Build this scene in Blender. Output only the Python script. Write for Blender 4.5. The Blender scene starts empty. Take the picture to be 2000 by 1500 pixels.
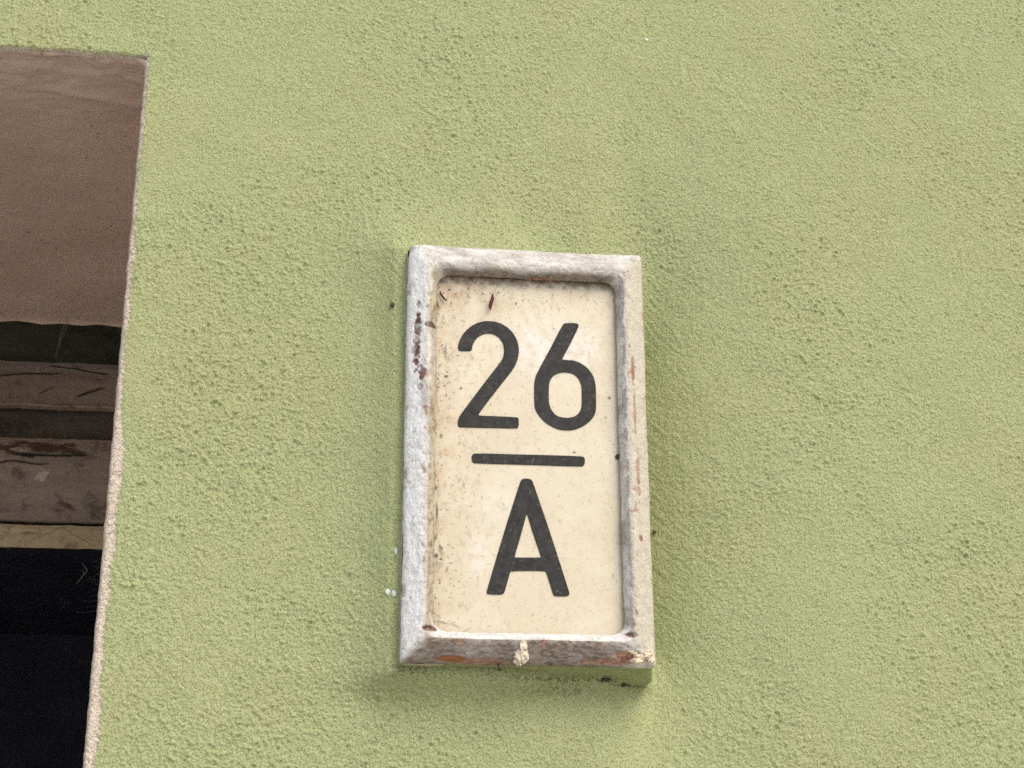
import bpy, math, random
import numpy as np
from mathutils import Matrix, Vector

# ------------------------------------------------------------------ camera
scene = bpy.context.scene
cam_data = bpy.data.cameras.new('camera')
cam_data.sensor_width = 36.0
cam_data.lens = 54.0
cam_data.clip_start = 0.02
cam_data.clip_end = 2000.0
cam = bpy.data.objects.new('camera', cam_data)
scene.collection.objects.link(cam)
_r = Vector((0.99144, -0.13053, -0.00411))
_u = Vector((-0.0404, -0.33643, 0.94084))
_f = Vector((0.12419, 0.93262, 0.33883))
_m = Matrix((_r, _u, -_f)).transposed().to_4x4()
_m.translation = Vector((-0.1275, -0.9, 2.0242))
cam.matrix_world = _m
scene.camera = cam

# ------------------------------------------------------------------ sky and sun
SUN_EL, SUN_AZ = 46.0, 29.0          # degrees; azimuth measured from straight in front of the wall towards the right
world = bpy.data.worlds.new('World')
scene.world = world
world.use_nodes = True
wn = world.node_tree
wn.nodes.clear()
sky = wn.nodes.new('ShaderNodeTexSky')
sky.sky_type = 'NISHITA'
sky.sun_disc = False
sky.sun_elevation = math.radians(SUN_EL)
sky.sun_rotation = math.radians(180.0 - SUN_AZ)
sky.dust_density = 3.0
sky.air_density = 1.2
bg = wn.nodes.new('ShaderNodeBackground')
bg.inputs['Strength'].default_value = 0.125
wo = wn.nodes.new('ShaderNodeOutputWorld')
wn.links.new(sky.outputs[0], bg.inputs[0])
wn.links.new(bg.outputs[0], wo.inputs[0])

sun_data = bpy.data.lights.new('sun', 'SUN')
sun_data.energy = 1.5
sun_data.angle = math.radians(38.0)
sun_data.color = (1.0, 0.91, 0.78)
sun = bpy.data.objects.new('sun', sun_data)
scene.collection.objects.link(sun)
_sd = Vector((math.sin(math.radians(SUN_AZ)) * math.cos(math.radians(SUN_EL)),
              -math.cos(math.radians(SUN_AZ)) * math.cos(math.radians(SUN_EL)),
              math.sin(math.radians(SUN_EL))))
sun.rotation_euler = _sd.to_track_quat('Z', 'Y').to_euler()
sun.location = (2, -4, 6)

vs = scene.view_settings
vs.view_transform = 'Standard'
vs.look = 'None'
vs.gamma = 1.0
vs.use_curve_mapping = False
vs.exposure = 0.64
scene.cycles.use_denoising = False
scene.cycles.max_bounces = 8
scene.cycles.diffuse_bounces = 5

# ------------------------------------------------------------------ helpers
rng = np.random.default_rng(7)
_perm = np.concatenate([rng.permutation(256)] * 2).astype(np.int64)
_grad = rng.normal(size=(256, 3))
_grad /= np.linalg.norm(_grad, axis=1)[:, None]


def perlin(x, y, z=0.0):
    x = np.asarray(x, float); y = np.asarray(y, float)
    z = np.zeros_like(x) + z
    xi = np.floor(x).astype(np.int64); yi = np.floor(y).astype(np.int64); zi = np.floor(z).astype(np.int64)
    xf = x - xi; yf = y - yi; zf = z - zi
    u = xf * xf * xf * (xf * (xf * 6 - 15) + 10)
    v = yf * yf * yf * (yf * (yf * 6 - 15) + 10)
    w = zf * zf * zf * (zf * (zf * 6 - 15) + 10)

    def g(dx, dy, dz):
        h = _perm[_perm[_perm[(xi + dx) & 255] + ((yi + dy) & 255)] + ((zi + dz) & 255)]
        q = _grad[h]
        return q[..., 0] * (xf - dx) + q[..., 1] * (yf - dy) + q[..., 2] * (zf - dz)
    a = g(0, 0, 0) * (1 - u) + g(1, 0, 0) * u
    b = g(0, 1, 0) * (1 - u) + g(1, 1, 0) * u
    lo = a * (1 - v) + b * v
    if not np.any(zf):
        return lo
    a = g(0, 0, 1) * (1 - u) + g(1, 0, 1) * u
    b = g(0, 1, 1) * (1 - u) + g(1, 1, 1) * u
    return lo * (1 - w) + (a * (1 - v) + b * v) * w


def fbm(x, y, z=0.0, octs=4, gain=0.5):
    t = 0.0; a = 1.0; f = 1.0
    for k in range(octs):
        t = t + a * perlin(x * f + 17.3 * k, y * f - 9.1 * k, z * f)
        a *= gain; f *= 2.03
    return t


def sstep(e0, e1, x):
    t = np.clip((x - e0) / (e1 - e0), 0, 1)
    return t * t * (3 - 2 * t)


def link(o, parent=None):
    scene.collection.objects.link(o)
    if parent is not None:
        o.parent = parent
    return o


def mesh_obj(name, verts, faces, mat, parent=None, smooth=True, loc=None):
    me = bpy.data.meshes.new(name)
    verts = np.asarray(verts, np.float32); faces = np.asarray(faces, np.int32)
    n = faces.shape[1]
    me.vertices.add(len(verts)); me.vertices.foreach_set('co', verts.ravel())
    me.loops.add(faces.size); me.loops.foreach_set('vertex_index', faces.ravel())
    me.polygons.add(len(faces))
    me.polygons.foreach_set('loop_start', np.arange(0, faces.size, n, dtype=np.int32))
    me.update(calc_edges=True); me.validate()
    me.polygons.foreach_set('use_smooth', np.full(len(me.polygons), smooth))
    if mat:
        me.materials.append(mat)
    o = bpy.data.objects.new(name, me)
    if loc is not None:
        o.location = loc
    return link(o, parent)


def attr(o, name, vals):
    a = o.data.attributes.new(name, 'FLOAT', 'POINT')
    a.data.foreach_set('value', np.asarray(vals, np.float32).ravel())


def grid_faces(nu, nv, wrap_u=False, keep=None, flip=False):
    """vertices indexed [i*nv + j], i along u"""
    iu = np.arange(nu if wrap_u else nu - 1)
    i, j = np.meshgrid(iu, np.arange(nv - 1), indexing='ij')
    i2 = (i + 1) % nu
    f = np.stack([i * nv + j, i2 * nv + j, i2 * nv + j + 1, i * nv + j + 1], -1)
    if flip:
        f = f[..., ::-1]
    if keep is not None:
        f = f[keep]
    return f.reshape(-1, 4)


def empty(name, loc, label=None, cat=None, group=None):
    o = bpy.data.objects.new(name, None)
    o.location = loc
    o.empty_display_size = 0.1
    link(o)
    tag(o, label, cat, group)
    return o


def tag(o, label=None, cat=None, group=None, kind=None):
    if label: o['label'] = label
    if cat: o['category'] = cat
    if group: o['group'] = group
    if kind: o['kind'] = kind
    return o


class Mat:
    """small node-graph builder"""
    def __init__(self, name, rough=0.85, spec=0.3):
        self.m = bpy.data.materials.new(name)
        self.m.use_nodes = True
        self.t = self.m.node_tree
        self.b = self.t.nodes['Principled BSDF']
        self.b.inputs['Roughness'].default_value = rough
        self.b.inputs['Specular IOR Level'].default_value = spec
        tc = self.t.nodes.new('ShaderNodeTexCoord')
        self.obj = tc.outputs['Object']
        self.uv = tc.outputs['UV']

    def _in(self, sock, v):
        if hasattr(v, 'is_output'):
            self.t.links.new(v, sock)
        elif v is not None:
            sock.default_value = v

    def noise(self, scale, detail=3, rough=0.55, stretch=None, vec=None, out='Fac', dist=0.0):
        vec = vec or self.obj
        if stretch:
            mp = self.t.nodes.new('ShaderNodeMapping')
            mp.inputs['Scale'].default_value = stretch
            self.t.links.new(vec, mp.inputs['Vector'])
            vec = mp.outputs[0]
        n = self.t.nodes.new('ShaderNodeTexNoise')
        n.inputs['Scale'].default_value = scale
        n.inputs['Detail'].default_value = detail
        n.inputs['Roughness'].default_value = rough
        n.inputs['Distortion'].default_value = dist
        self.t.links.new(vec, n.inputs['Vector'])
        return n.outputs[out]

    def voro(self, scale, feature='F1', stretch=None):
        vec = self.obj
        if stretch:
            mp = self.t.nodes.new('ShaderNodeMapping')
            mp.inputs['Scale'].default_value = stretch
            self.t.links.new(vec, mp.inputs['Vector'])
            vec = mp.outputs[0]
        n = self.t.nodes.new('ShaderNodeTexVoronoi')
        n.feature = feature
        n.inputs['Scale'].default_value = scale
        self.t.links.new(vec, n.inputs['Vector'])
        return n.outputs['Distance']

    def ramp(self, v, lo, hi, a=0.0, b=1.0):
        n = self.t.nodes.new('ShaderNodeMapRange')
        n.interpolation_type = 'SMOOTHSTEP'
        self._in(n.inputs['Value'], v)
        n.inputs['From Min'].default_value = lo; n.inputs['From Max'].default_value = hi
        n.inputs['To Min'].default_value = a; n.inputs['To Max'].default_value = b
        return n.outputs[0]

    def math(self, op, a, b=None):
        n = self.t.nodes.new('ShaderNodeMath')
        n.operation = op
        self._in(n.inputs[0], a)
        if b is not None: self._in(n.inputs[1], b)
        return n.outputs[0]

    def mix(self, f, a, b):
        n = self.t.nodes.new('ShaderNodeMix')
        n.data_type = 'RGBA'
        self._in(n.inputs[0], f)
        for s, v in ((n.inputs[6], a), (n.inputs[7], b)):
            if isinstance(v, tuple): v = (*v, 1.0)
            self._in(s, v)
        return n.outputs[2]

    def attr(self, name):
        n = self.t.nodes.new('ShaderNodeAttribute')
        n.attribute_name = name
        return n.outputs['Fac']

    def color(self, c):
        if isinstance(c, tuple): c = (*c, 1.0)
        self._in(self.b.inputs['Base Color'], c)

    def bump(self, h, strength=0.3, dist=0.001):
        n = self.t.nodes.new('ShaderNodeBump')
        n.inputs['Strength'].default_value = strength
        n.inputs['Distance'].default_value = dist
        self.t.links.new(h, n.inputs['Height'])
        self.t.links.new(n.outputs[0], self.b.inputs['Normal'])


# ------------------------------------------------------------------ materials
def mat_green():
    k = Mat('green_render', 0.9, 0.2)
    big = k.ramp(k.noise(7.0, 3, 0.6), 0.36, 0.66)
    med = k.ramp(k.noise(38.0, 4, 0.6), 0.38, 0.68)
    c = k.mix(big, (0.350, 0.380, 0.192), (0.343, 0.384, 0.197))
    c = k.mix(k.math('MULTIPLY', med, 0.2), c, (0.40, 0.41, 0.23))
    fine = k.ramp(k.noise(900.0, 2, 0.6), 0.60, 0.80)
    c = k.mix(k.math('MULTIPLY', fine, 0.30), c, (0.55, 0.55, 0.30))
    pit = k.ramp(k.noise(330.0, 2, 0.5), 0.67, 0.75)
    c = k.mix(k.math('MULTIPLY', pit, 0.45), c, (0.22, 0.22, 0.09))
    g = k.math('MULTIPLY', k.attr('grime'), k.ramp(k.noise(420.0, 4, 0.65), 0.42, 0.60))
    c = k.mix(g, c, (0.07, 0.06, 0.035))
    bare_or_lit = k.mix(k.noise(160.0, 4, 0.7), (0.54, 0.465, 0.385), (0.63, 0.55, 0.46))
    spk = k.ramp(k.noise(500.0, 2, 0.5), 0.62, 0.70)
    bare_or_lit = k.mix(k.math('MULTIPLY', spk, 0.35), bare_or_lit, (0.22, 0.17, 0.13))
    c = k.mix(k.attr('bare_or_lit'), c, bare_or_lit)
    k.color(c)
    k.bump(k.math('ADD', k.noise(620.0, 3, 0.65), k.math('MULTIPLY', k.ramp(k.noise(980.0, 2, 0.5), 0.52, 0.74), 0.8)), 0.75, 0.0014)
    return k.m


def mat_brown():
    k = Mat('brown_paint', 0.75, 0.3)
    c = k.mix(k.ramp(k.noise(9.0, 4, 0.6), 0.35, 0.65), (0.52, 0.405, 0.338), (0.58, 0.468, 0.397))
    s = k.ramp(k.noise(60.0, 4, 0.65), 0.55, 0.75)
    c = k.mix(k.math('MULTIPLY', s, 0.35), c, (0.48, 0.38, 0.31))
    p = k.ramp(k.noise(180.0, 2, 0.5), 0.72, 0.78)
    c = k.mix(p, c, (0.04, 0.03, 0.025))
    k.color(c)
    k.bump(k.noise(350.0, 3, 0.6), 0.4, 0.0008)
    return k.m


def mat_timber(name, base, alt, wood=(0.070, 0.038, 0.025), grain=26.0):
    k = Mat(name, 0.75, 0.3)
    c = k.mix(k.ramp(k.noise(22.0, 4, 0.6, (0.25, 1, 1)), 0.35, 0.65), base, alt)
    soot = k.ramp(k.noise(48.0, 5, 0.7), 0.50, 0.68)
    c = k.mix(k.math('MULTIPLY', soot, 0.7), c, tuple(v * 0.3 for v in base))
    dust = k.ramp(k.noise(130.0, 4, 0.7), 0.56, 0.72)
    c = k.mix(k.math('MULTIPLY', dust, 0.45), c, tuple(min(1, v * 1.8 + 0.02) for v in base))
    c = k.mix(k.attr('peel'), c, wood)
    c = k.mix(k.attr('crack'), c, (0.008, 0.006, 0.005))
    c = k.mix(k.attr('pale'), c, (0.42, 0.36, 0.30))
    k.color(c)
    k.bump(k.noise(grain * 10, 3, 0.6, (0.12, 1, 1)), 0.35, 0.0008)
    return k.m


def mat_plain(name, c, rough=0.8, var=0.25, scale=60.0, spec=0.3):
    k = Mat(name, rough, spec)
    n = k.ramp(k.noise(scale, 4, 0.6), 0.3, 0.7)
    k.color(k.mix(n, tuple(v * (1 - var) for v in c), tuple(min(1.0, v * (1 + var)) for v in c)))
    return k.m


def mat_frame():
    k = Mat('weathered_white_frame', 0.72, 0.35)
    along = k.noise(1.0, 5, 0.62, (90.0, 260.0, 1), k.uv)       # brush streaks running along each side
    along2 = k.noise(1.0, 4, 0.6, (160.0, 500.0, 1), k.uv)
    blot = k.noise(75.0, 4, 0.6)
    c = k.mix(k.ramp(along, 0.38, 0.62), (0.53, 0.512, 0.488), (0.69, 0.672, 0.645))
    c = k.mix(k.math('MULTIPLY', k.ramp(blot, 0.50, 0.70), 0.55), c, (0.70, 0.66, 0.59))
    c = k.mix(k.math('MULTIPLY', k.ramp(k.noise(240.0, 5, 0.7), 0.53, 0.66), 0.6), c, (0.33, 0.30, 0.27))
    c = k.mix(k.math('MULTIPLY', k.ramp(along2, 0.58, 0.74), 0.65), c, (0.36, 0.32, 0.285))
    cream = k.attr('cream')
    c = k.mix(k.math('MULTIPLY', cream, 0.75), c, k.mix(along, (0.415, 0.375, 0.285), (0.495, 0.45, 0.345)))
    c = k.mix(k.attr('white'), c, k.mix(k.ramp(along2, 0.50, 0.68), (0.76, 0.765, 0.78), (0.58, 0.58, 0.58)))  # left face coloured whiter to make up for the sunlight it lacks
    dots = k.ramp(k.noise(480.0, 3, 0.6), 0.63, 0.70)
    c = k.mix(k.math('MULTIPLY', dots, 0.55), c, (0.13, 0.11, 0.10))
    c = k.mix(k.math('MULTIPLY', k.ramp(k.noise(190.0, 5, 0.72), 0.56, 0.66), 0.45), c, (0.30, 0.275, 0.25))
    dirt = k.attr('dirt')
    dn = k.ramp(k.noise(1.0, 5, 0.72, (260.0, 460.0, 1), k.uv), 0.36, 0.62)
    dc = k.mix(dn, (0.110, 0.085, 0.070), (0.285, 0.24, 0.205))
    c = k.mix(dirt, c, dc)
    ol = k.attr('olive')
    oc = k.mix(k.ramp(k.noise(230.0, 4, 0.65), 0.35, 0.65), (0.20, 0.165, 0.095), (0.47, 0.41, 0.29))
    c = k.mix(ol, c, oc)
    red = k.attr('red')
    rc = k.mix(k.ramp(k.noise(300.0, 3, 0.6), 0.35, 0.65), (0.21, 0.085, 0.055), (0.36, 0.215, 0.16))
    c = k.mix(red, c, rc)
    c = k.mix(k.attr('orange'), c, k.mix(k.noise(250.0, 2, 0.5), (0.20, 0.085, 0.032), (0.29, 0.125, 0.05)))
    c = k.mix(k.attr('dark'), c, k.mix(k.ramp(k.noise(420.0, 3, 0.6), 0.4, 0.6), (0.055, 0.022, 0.018), (0.17, 0.09, 0.065)))
    k.color(c)
    h = k.math('ADD', k.noise(1.0, 4, 0.65, (140.0, 330.0, 1), k.uv), k.math('MULTIPLY', k.noise(420.0, 4, 0.65), 1.3))
    k.bump(h, 0.6, 0.0011)
    return k.m


def mat_panel():
    k = Mat('cream_enamel', 0.22, 0.5)
    c = k.mix(k.ramp(k.noise(26.0, 3, 0.6), 0.35, 0.68), (0.565, 0.500, 0.372), (0.605, 0.545, 0.42))
    st = k.ramp(k.noise(70.0, 4, 0.6, (1, 1, 0.35)), 0.5, 0.72)
    c = k.mix(k.math('MULTIPLY', st, 0.25), c, (0.61, 0.56, 0.465))
    painted_sheen = k.math('MULTIPLY', k.attr('painted_sheen'), k.ramp(k.noise(150.0, 4, 0.65), 0.36, 0.58))  # pale patches painted in for sky reflected in the glossy panel
    c = k.mix(k.math('MULTIPLY', painted_sheen, 0.95), c, (0.68, 0.635, 0.61))
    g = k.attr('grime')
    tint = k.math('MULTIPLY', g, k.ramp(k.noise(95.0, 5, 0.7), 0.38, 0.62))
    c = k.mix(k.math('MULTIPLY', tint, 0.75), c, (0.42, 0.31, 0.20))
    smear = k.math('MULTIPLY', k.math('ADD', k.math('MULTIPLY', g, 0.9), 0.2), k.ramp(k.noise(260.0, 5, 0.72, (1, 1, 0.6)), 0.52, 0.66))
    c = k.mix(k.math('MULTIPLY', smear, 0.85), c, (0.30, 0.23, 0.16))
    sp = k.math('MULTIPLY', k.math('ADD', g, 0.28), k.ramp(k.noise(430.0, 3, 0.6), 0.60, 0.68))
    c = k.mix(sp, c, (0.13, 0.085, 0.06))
    c = k.mix(k.attr('dark'), c, (0.05, 0.035, 0.028))
    k.color(c)
    r = k.math('ADD', k.math('MULTIPLY', k.math('ADD', tint, painted_sheen), 0.30), k.ramp(k.noise(55.0, 3, 0.6), 0.3, 0.7, 0.14, 0.34))
    k.t.links.new(r, k.b.inputs['Roughness'])
    k.bump(k.noise(45.0, 3, 0.5), 0.10, 0.002)
    return k.m


def mat_ink():
    k = Mat('charcoal_ink', 0.6, 0.22)
    c = k.mix(k.ramp(k.noise(190.0, 5, 0.7), 0.35, 0.68), (0.018, 0.017, 0.018), (0.036, 0.034, 0.034))
    w = k.ramp(k.noise(360.0, 5, 0.72), 0.56, 0.74)
    c = k.mix(k.math('MULTIPLY', w, 0.55), c, (0.19, 0.175, 0.155))
    k.color(c)
    k.bump(k.noise(500.0, 3, 0.6), 0.25, 0.0004)
    return k.m


def mat_paving():
    k = Mat('paving', 0.9, 0.2)
    c = k.mix(k.noise(1.2, 4, 0.6), (0.42, 0.395, 0.355), (0.50, 0.475, 0.43))
    k.color(c)
    return k.m


GREEN = mat_green(); BROWN = mat_brown(); FRAME = mat_frame(); PANEL = mat_panel(); INK = mat_ink()
TIMBER = mat_timber('brown_timber', (0.185, 0.145, 0.120), (0.26, 0.207, 0.173))
TIMBER_PALE = mat_timber('yellowed_timber', (0.34, 0.265, 0.155), (0.40, 0.32, 0.20))
TIMBER_DARK = mat_timber('shaded_timber', (0.050, 0.038, 0.030), (0.085, 0.066, 0.053))  # darker copy of the brown timber, recess shade put into its colour
MORTAR = mat_plain('pale_mortar', (0.60, 0.53, 0.41), 0.95, 0.22, 260.0)
CREAMPLASTER = mat_plain('chipped_plaster', (0.60, 0.50, 0.38), 0.95, 0.2, 260.0)
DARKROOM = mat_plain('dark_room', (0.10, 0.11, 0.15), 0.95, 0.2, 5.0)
SEED = mat_plain('seed_husk', (0.075, 0.014, 0.010), 0.55, 0.35, 300.0)
WEB = mat_plain('spider_silk', (0.17, 0.155, 0.14), 0.9, 0.15, 200.0)
DIRT = mat_plain('dirt', (0.075, 0.050, 0.032), 0.9, 0.5, 500.0)
BEAD = mat_plain('glossy_bead', (0.035, 0.022, 0.012), 0.12, 0.3, 400.0, 0.6)
SPOT = mat_plain('white_paint', (0.58, 0.63, 0.60), 0.6, 0.06, 300.0)

# ------------------------------------------------------------------ ground
pv = np.array([(-400, -400, 0), (400, -400, 0), (400, 400, 0), (-400, 400, 0)], float)
tag(mesh_obj('pavement', pv, [(0, 1, 2, 3)], mat_paving(), smooth=False), 'grey paved street in front of the house', kind='structure')

# ------------------------------------------------------------------ house wall
JX, SZ = -0.25, 2.569           # right jamb and soffit of the window opening
LX, BZ = -1.35, 1.30            # left jamb and sill
RD = 0.481                      # depth of the reveal
house = empty('house', (0, 0, 0), 'house wall in rough light green render with a dark window opening', 'house')


def stretched(lo, hi, dense_lo, dense_hi, step, snaps=(), ratio=1.22):
    a = list(np.linspace(dense_lo, dense_hi, int(round((dense_hi - dense_lo) / step)) + 1))
    s = step; x = dense_hi
    while x < hi:
        s = min(s * ratio, 0.35); x = min(hi, x + s); a.append(x)
    s = step; x = dense_lo
    while x > lo:
        s = min(s * ratio, 0.35); x = max(lo, x - s); a.insert(0, x)
    a = np.array(a)
    for q in snaps:
        a[np.argmin(abs(a - q))] = q
    return a


# distance outside the plate's outline, and the swell of plaster that beds it
PHX, PHZ, PCZ, PCX = 0.0800, 0.1337, 2.3000, -0.0030


def wall_height(X, Z, fine):
    dx = np.maximum(abs(X - PCX) - PHX, 0); dz = np.maximum(abs(Z - PCZ) - PHZ, 0)
    wob = 1 + 0.35 * perlin(X * 26, Z * 26, 3.3)
    d = np.hypot(dx, dz) + 1e-9
    right = sstep(-0.02, 0.03, X); below = sstep(0.0, 0.03, PCZ - PHZ - Z + 0.004)
    L = (0.018 - 0.011 * right) * wob
    L = L * (1 - below) + below * 0.004
    swell = (0.0125 - 0.0080 * right) * (1 - 0.75 * below) * np.exp(-(d / L) ** 1.15) + 0.0020 * np.exp(-(d / 0.06) ** 2) * (1 - right) * (1 - 0.6 * below)
    # the render falls away into a hollow along the plate's right-hand side
    dr = np.hypot(np.maximum(X - PCX - PHX, 0), np.maximum(np.maximum(Z - PCZ - PHZ + 0.054, PCZ - PHZ + 0.026 - Z), 0) * 0.60) * (1 + 0.12 * perlin(X * 14, Z * 14, 7.7))
    swell = swell - (0.0190 * np.clip(1 - dr / 0.130, 0, 1) ** 2 + 0.0150 * np.exp(-dr / 0.022)) * sstep(0.040, 0.080, X)
    low = 0.0022 * fbm(X * 5.5, Z * 5.5, 1.7, 3)
    low = low + 0.0007 * fbm(X * 24, Z * 30, 5.1, 2)
    near = np.exp(-d / (0.016 + 0.022 * right)) * sstep(0.0, 0.02, Z - PCZ + PHZ + 0.02) * sstep(0, 0.02, PCZ + PHZ + 0.01 - Z)
    wx = X + 0.0012 * perlin(X * 130, Z * 130, 9.9); wz = Z + 0.0012 * perlin(X * 130, Z * 130, 4.4)
    density = sstep(-0.40, 0.45, fbm(X * 9, Z * 9, 8.8, 2) + 0.35 * fbm(X * 40 + Z * 12, Z * 26, 2.8, 2))
    g = 0.00030 * perlin(wx * 500, wz * 600, 2.2) + 0.00040 * np.maximum(perlin(wx * 620, wz * 740, 6.6) - 0.02, 0) * 2.0
    g = g + 0.00016 * perlin(wx * 260, wz * 330, 7.1) + 0.00020 * perlin(wx * 110, wz * 160, 0.4)
    streak = 0.00040 * perlin(wx * 420 + 0.8 * wz * 420, wz * 90, 12.2) + 0.00034 * perlin(wx * 210, wz * 50, 3.9) + 0.00022 * perlin(wx * 600, wz * 420, 1.9)
    detail = 1.6 * g * (0.62 + 0.72 * density) * (1 - 0.7 * near) + 1.7 * streak * near
    deep = np.minimum(PHX - abs(X - PCX), PHZ - abs(Z - PCZ))          # hollow the plate is let into
    return swell + low + detail * fine - 0.018 * sstep(0.008, 0.013, deep), d, near, density


xs = stretched(-4.0, 4.0, -0.360, 0.390, 0.00066, (JX, LX))
zs = stretched(0.0, 5.6, 2.100, 2.680, 0.00066, (SZ, BZ))
X, Z = np.meshgrid(xs, zs, indexing='ij')
fine = sstep(-0.42, -0.37, X) * sstep(0.45, 0.40, X) * sstep(2.04, 2.09, Z) * sstep(2.75, 2.69, Z)
H, DPL, NEAR, DENS = wall_height(X, Z, fine)

# sparse larger sand grains standing proud of the coat
gh = np.zeros_like(H)
i0, i1 = np.searchsorted(xs, -0.360), np.searchsorted(xs, 0.390)
j0, j1 = np.searchsorted(zs, 2.100), np.searchsorted(zs, 2.680)
N = 16000
gx = rng.uniform(-0.355, 0.385, N); gz = rng.uniform(2.105, 2.675, N)
gr = rng.uniform(0.0006, 0.0011, N); ga = rng.uniform(0.0003, 0.0012, N) * rng.choice([1, 1, 1, 0.6, -0.5], N)
W = 5
for k in range(N):
    a = int(i0 + (gx[k] + 0.360) / 0.00066); b = int(j0 + (gz[k] - 2.100) / 0.00066)
    ax0, ax1, bz0, bz1 = max(a - W, 0), a + W + 1, max(b - W, 0), b + W + 1
    q = ((X[ax0:ax1, bz0:bz1] - gx[k]) ** 2 * 0.75 + (Z[ax0:ax1, bz0:bz1] - gz[k]) ** 2) / gr[k] ** 2
    gh[ax0:ax1, bz0:bz1] += ga[k] * np.exp(-q * 1.3)
H = H + gh * (1 - 0.75 * NEAR) * (0.30 + 1.1 * DENS) * fine

# worn arris round the window opening
dj = np.where(Z <= SZ + 0.002, X - JX, np.hypot(np.maximum(JX - X, 0) * 0 + np.maximum(X - JX, 0), Z - SZ))
inside_x = X <= JX
ds = np.where(inside_x, Z - SZ, np.hypot(X - JX, Z - SZ))
dj = np.where(Z > SZ, np.where(X >= JX, np.hypot(X - JX, Z - SZ), 1.0), np.abs(X - JX))
ds = np.where(X < JX, np.abs(Z - SZ), 1.0)
hole_near = np.minimum(dj, ds)
wz_ = np.interp(Z, [1.3, 2.10, 2.20, 2.26, 2.30, 2.33, 2.37, 2.41, 2.47, 2.56], [0.008, 0.0078, 0.0070, 0.0080, 0.0088, 0.0056, 0.0046, 0.0048, 0.0040, 0.0036])
wn_ = wz_ * (0.95 + 0.35 * fbm(X * 60, Z * 45, 2.0, 3)) + 0.0026 * perlin(X * 430, Z * 430, 5.0) + 0.0016 * perlin(X * 900, Z * 900, 2.5) - 0.0006
bare_or_lit = sstep(-0.0006, 0.0006, wn_ - dj)
bare_or_lit = np.maximum(bare_or_lit, sstep(-0.0006, 0.0006, 0.0014 * (1 + fbm(X * 120, Z * 60, 4.0, 3)) - ds))
rr = 0.0035
rd_ = np.clip(1 - hole_near / rr, 0, 1)
H = H - bare_or_lit * 0.0007 - rr * (1 - np.sqrt(np.maximum(1 - rd_ ** 2, 0))) * 1.2 + bare_or_lit * 0.0002 * perlin(X * 450, Z * 450, 1.0)
XX = X.copy(); ZZ = Z.copy()
edge_wob = 0.0009 * fbm(X * 0 + 3.0, Z * 70, 1.0, 4)
XX = XX + np.where(Z <= SZ, edge_wob * np.exp(-dj / 0.004), 0)
ZZ = ZZ + np.where(X < JX, 0.0011 * fbm(X * 75, Z * 0 + 5.0, 2.0, 4) * np.exp(-ds / 0.004), 0)

# grime: mould speckle under the plate and where it meets the plaster
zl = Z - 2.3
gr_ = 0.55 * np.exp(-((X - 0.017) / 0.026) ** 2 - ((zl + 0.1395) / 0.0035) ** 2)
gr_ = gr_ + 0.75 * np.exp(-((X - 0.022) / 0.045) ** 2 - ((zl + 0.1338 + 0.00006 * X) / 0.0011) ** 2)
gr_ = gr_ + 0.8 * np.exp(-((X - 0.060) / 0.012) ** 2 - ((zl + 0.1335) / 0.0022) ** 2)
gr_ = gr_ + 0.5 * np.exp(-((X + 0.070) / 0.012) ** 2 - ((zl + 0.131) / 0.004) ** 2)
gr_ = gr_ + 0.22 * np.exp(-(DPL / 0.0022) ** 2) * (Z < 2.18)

keep = ~((X[:-1, :-1] >= LX - 1e-9) & (X[1:, :-1] <= JX + 1e-9) & (Z[:-1, :-1] >= BZ - 1e-9) & (Z[:-1, 1:] <= SZ + 1e-9))
verts = np.stack([XX, -H, ZZ], -1).reshape(-1, 3)
faces = grid_faces(len(xs), len(zs), keep=keep)
used = np.zeros(len(verts), bool); used[faces.ravel()] = True
remap = np.cumsum(used) - 1
wall = mesh_obj('rendered_wall', verts[used], remap[faces], GREEN, house)
attr(wall, 'bare_or_lit', bare_or_lit.reshape(-1)[used]); attr(wall, 'grime', np.clip(gr_, 0, 1).reshape(-1)[used])
del verts, faces, used, remap, X, Z, XX, ZZ, H, DPL, NEAR, DENS, gh

# paint spots flicked on the render beside the plate


def blob(name, mat, parent, loc, size, seed=0, n=14, rough=0.25, freq=1.6, smooth=True, rot=(0, 0, 0)):
    """uneven lump: a sphere pushed in and out by noise"""
    nu, nv = n * 2, n
    th = np.linspace(0, 2 * np.pi, nu, endpoint=False); ph = np.linspace(0.02, np.pi - 0.02, nv)
    T, P = np.meshgrid(th, ph, indexing='ij')
    p = np.stack([np.sin(P) * np.cos(T), np.sin(P) * np.sin(T), np.cos(P)], -1)
    d = 1 + rough * 1.8 * (perlin(p[..., 0] * freq + seed, p[..., 1] * freq, p[..., 2] * freq + 0.37) + 0.5 * perlin(p[..., 0] * freq * 2.6, p[..., 1] * freq * 2.6 + seed, p[..., 2] * freq * 2.6 + 0.11))
    p = p * d[..., None] * np.array(size)
    o = mesh_obj(name, p.reshape(-1, 3), grid_faces(nu, nv, True, flip=True), mat, parent, smooth, loc)
    o.rotation_euler = rot
    return o


def wall_y(x, z):
    h = wall_height(np.array([[x]]), np.array([[z]]), 1.0)[0]
    return -float(h[0, 0])


for k, (x, z, sx, sz) in enumerate(((-0.0832, 2.2140, 0.0014, 0.0017), (-0.0796, 2.2130, 0.0014, 0.0019), (-0.0790, 2.2385, 0.0009, 0.0021), (0.0871, 2.6085, 0.0010, 0.0011))):
    blob('paint_spot', SPOT, house, (x, wall_y(x, z) - 0.0002, z), (sx, 0.0004, sz), k * 3.7, 16, 0.45, 2.2)

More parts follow.
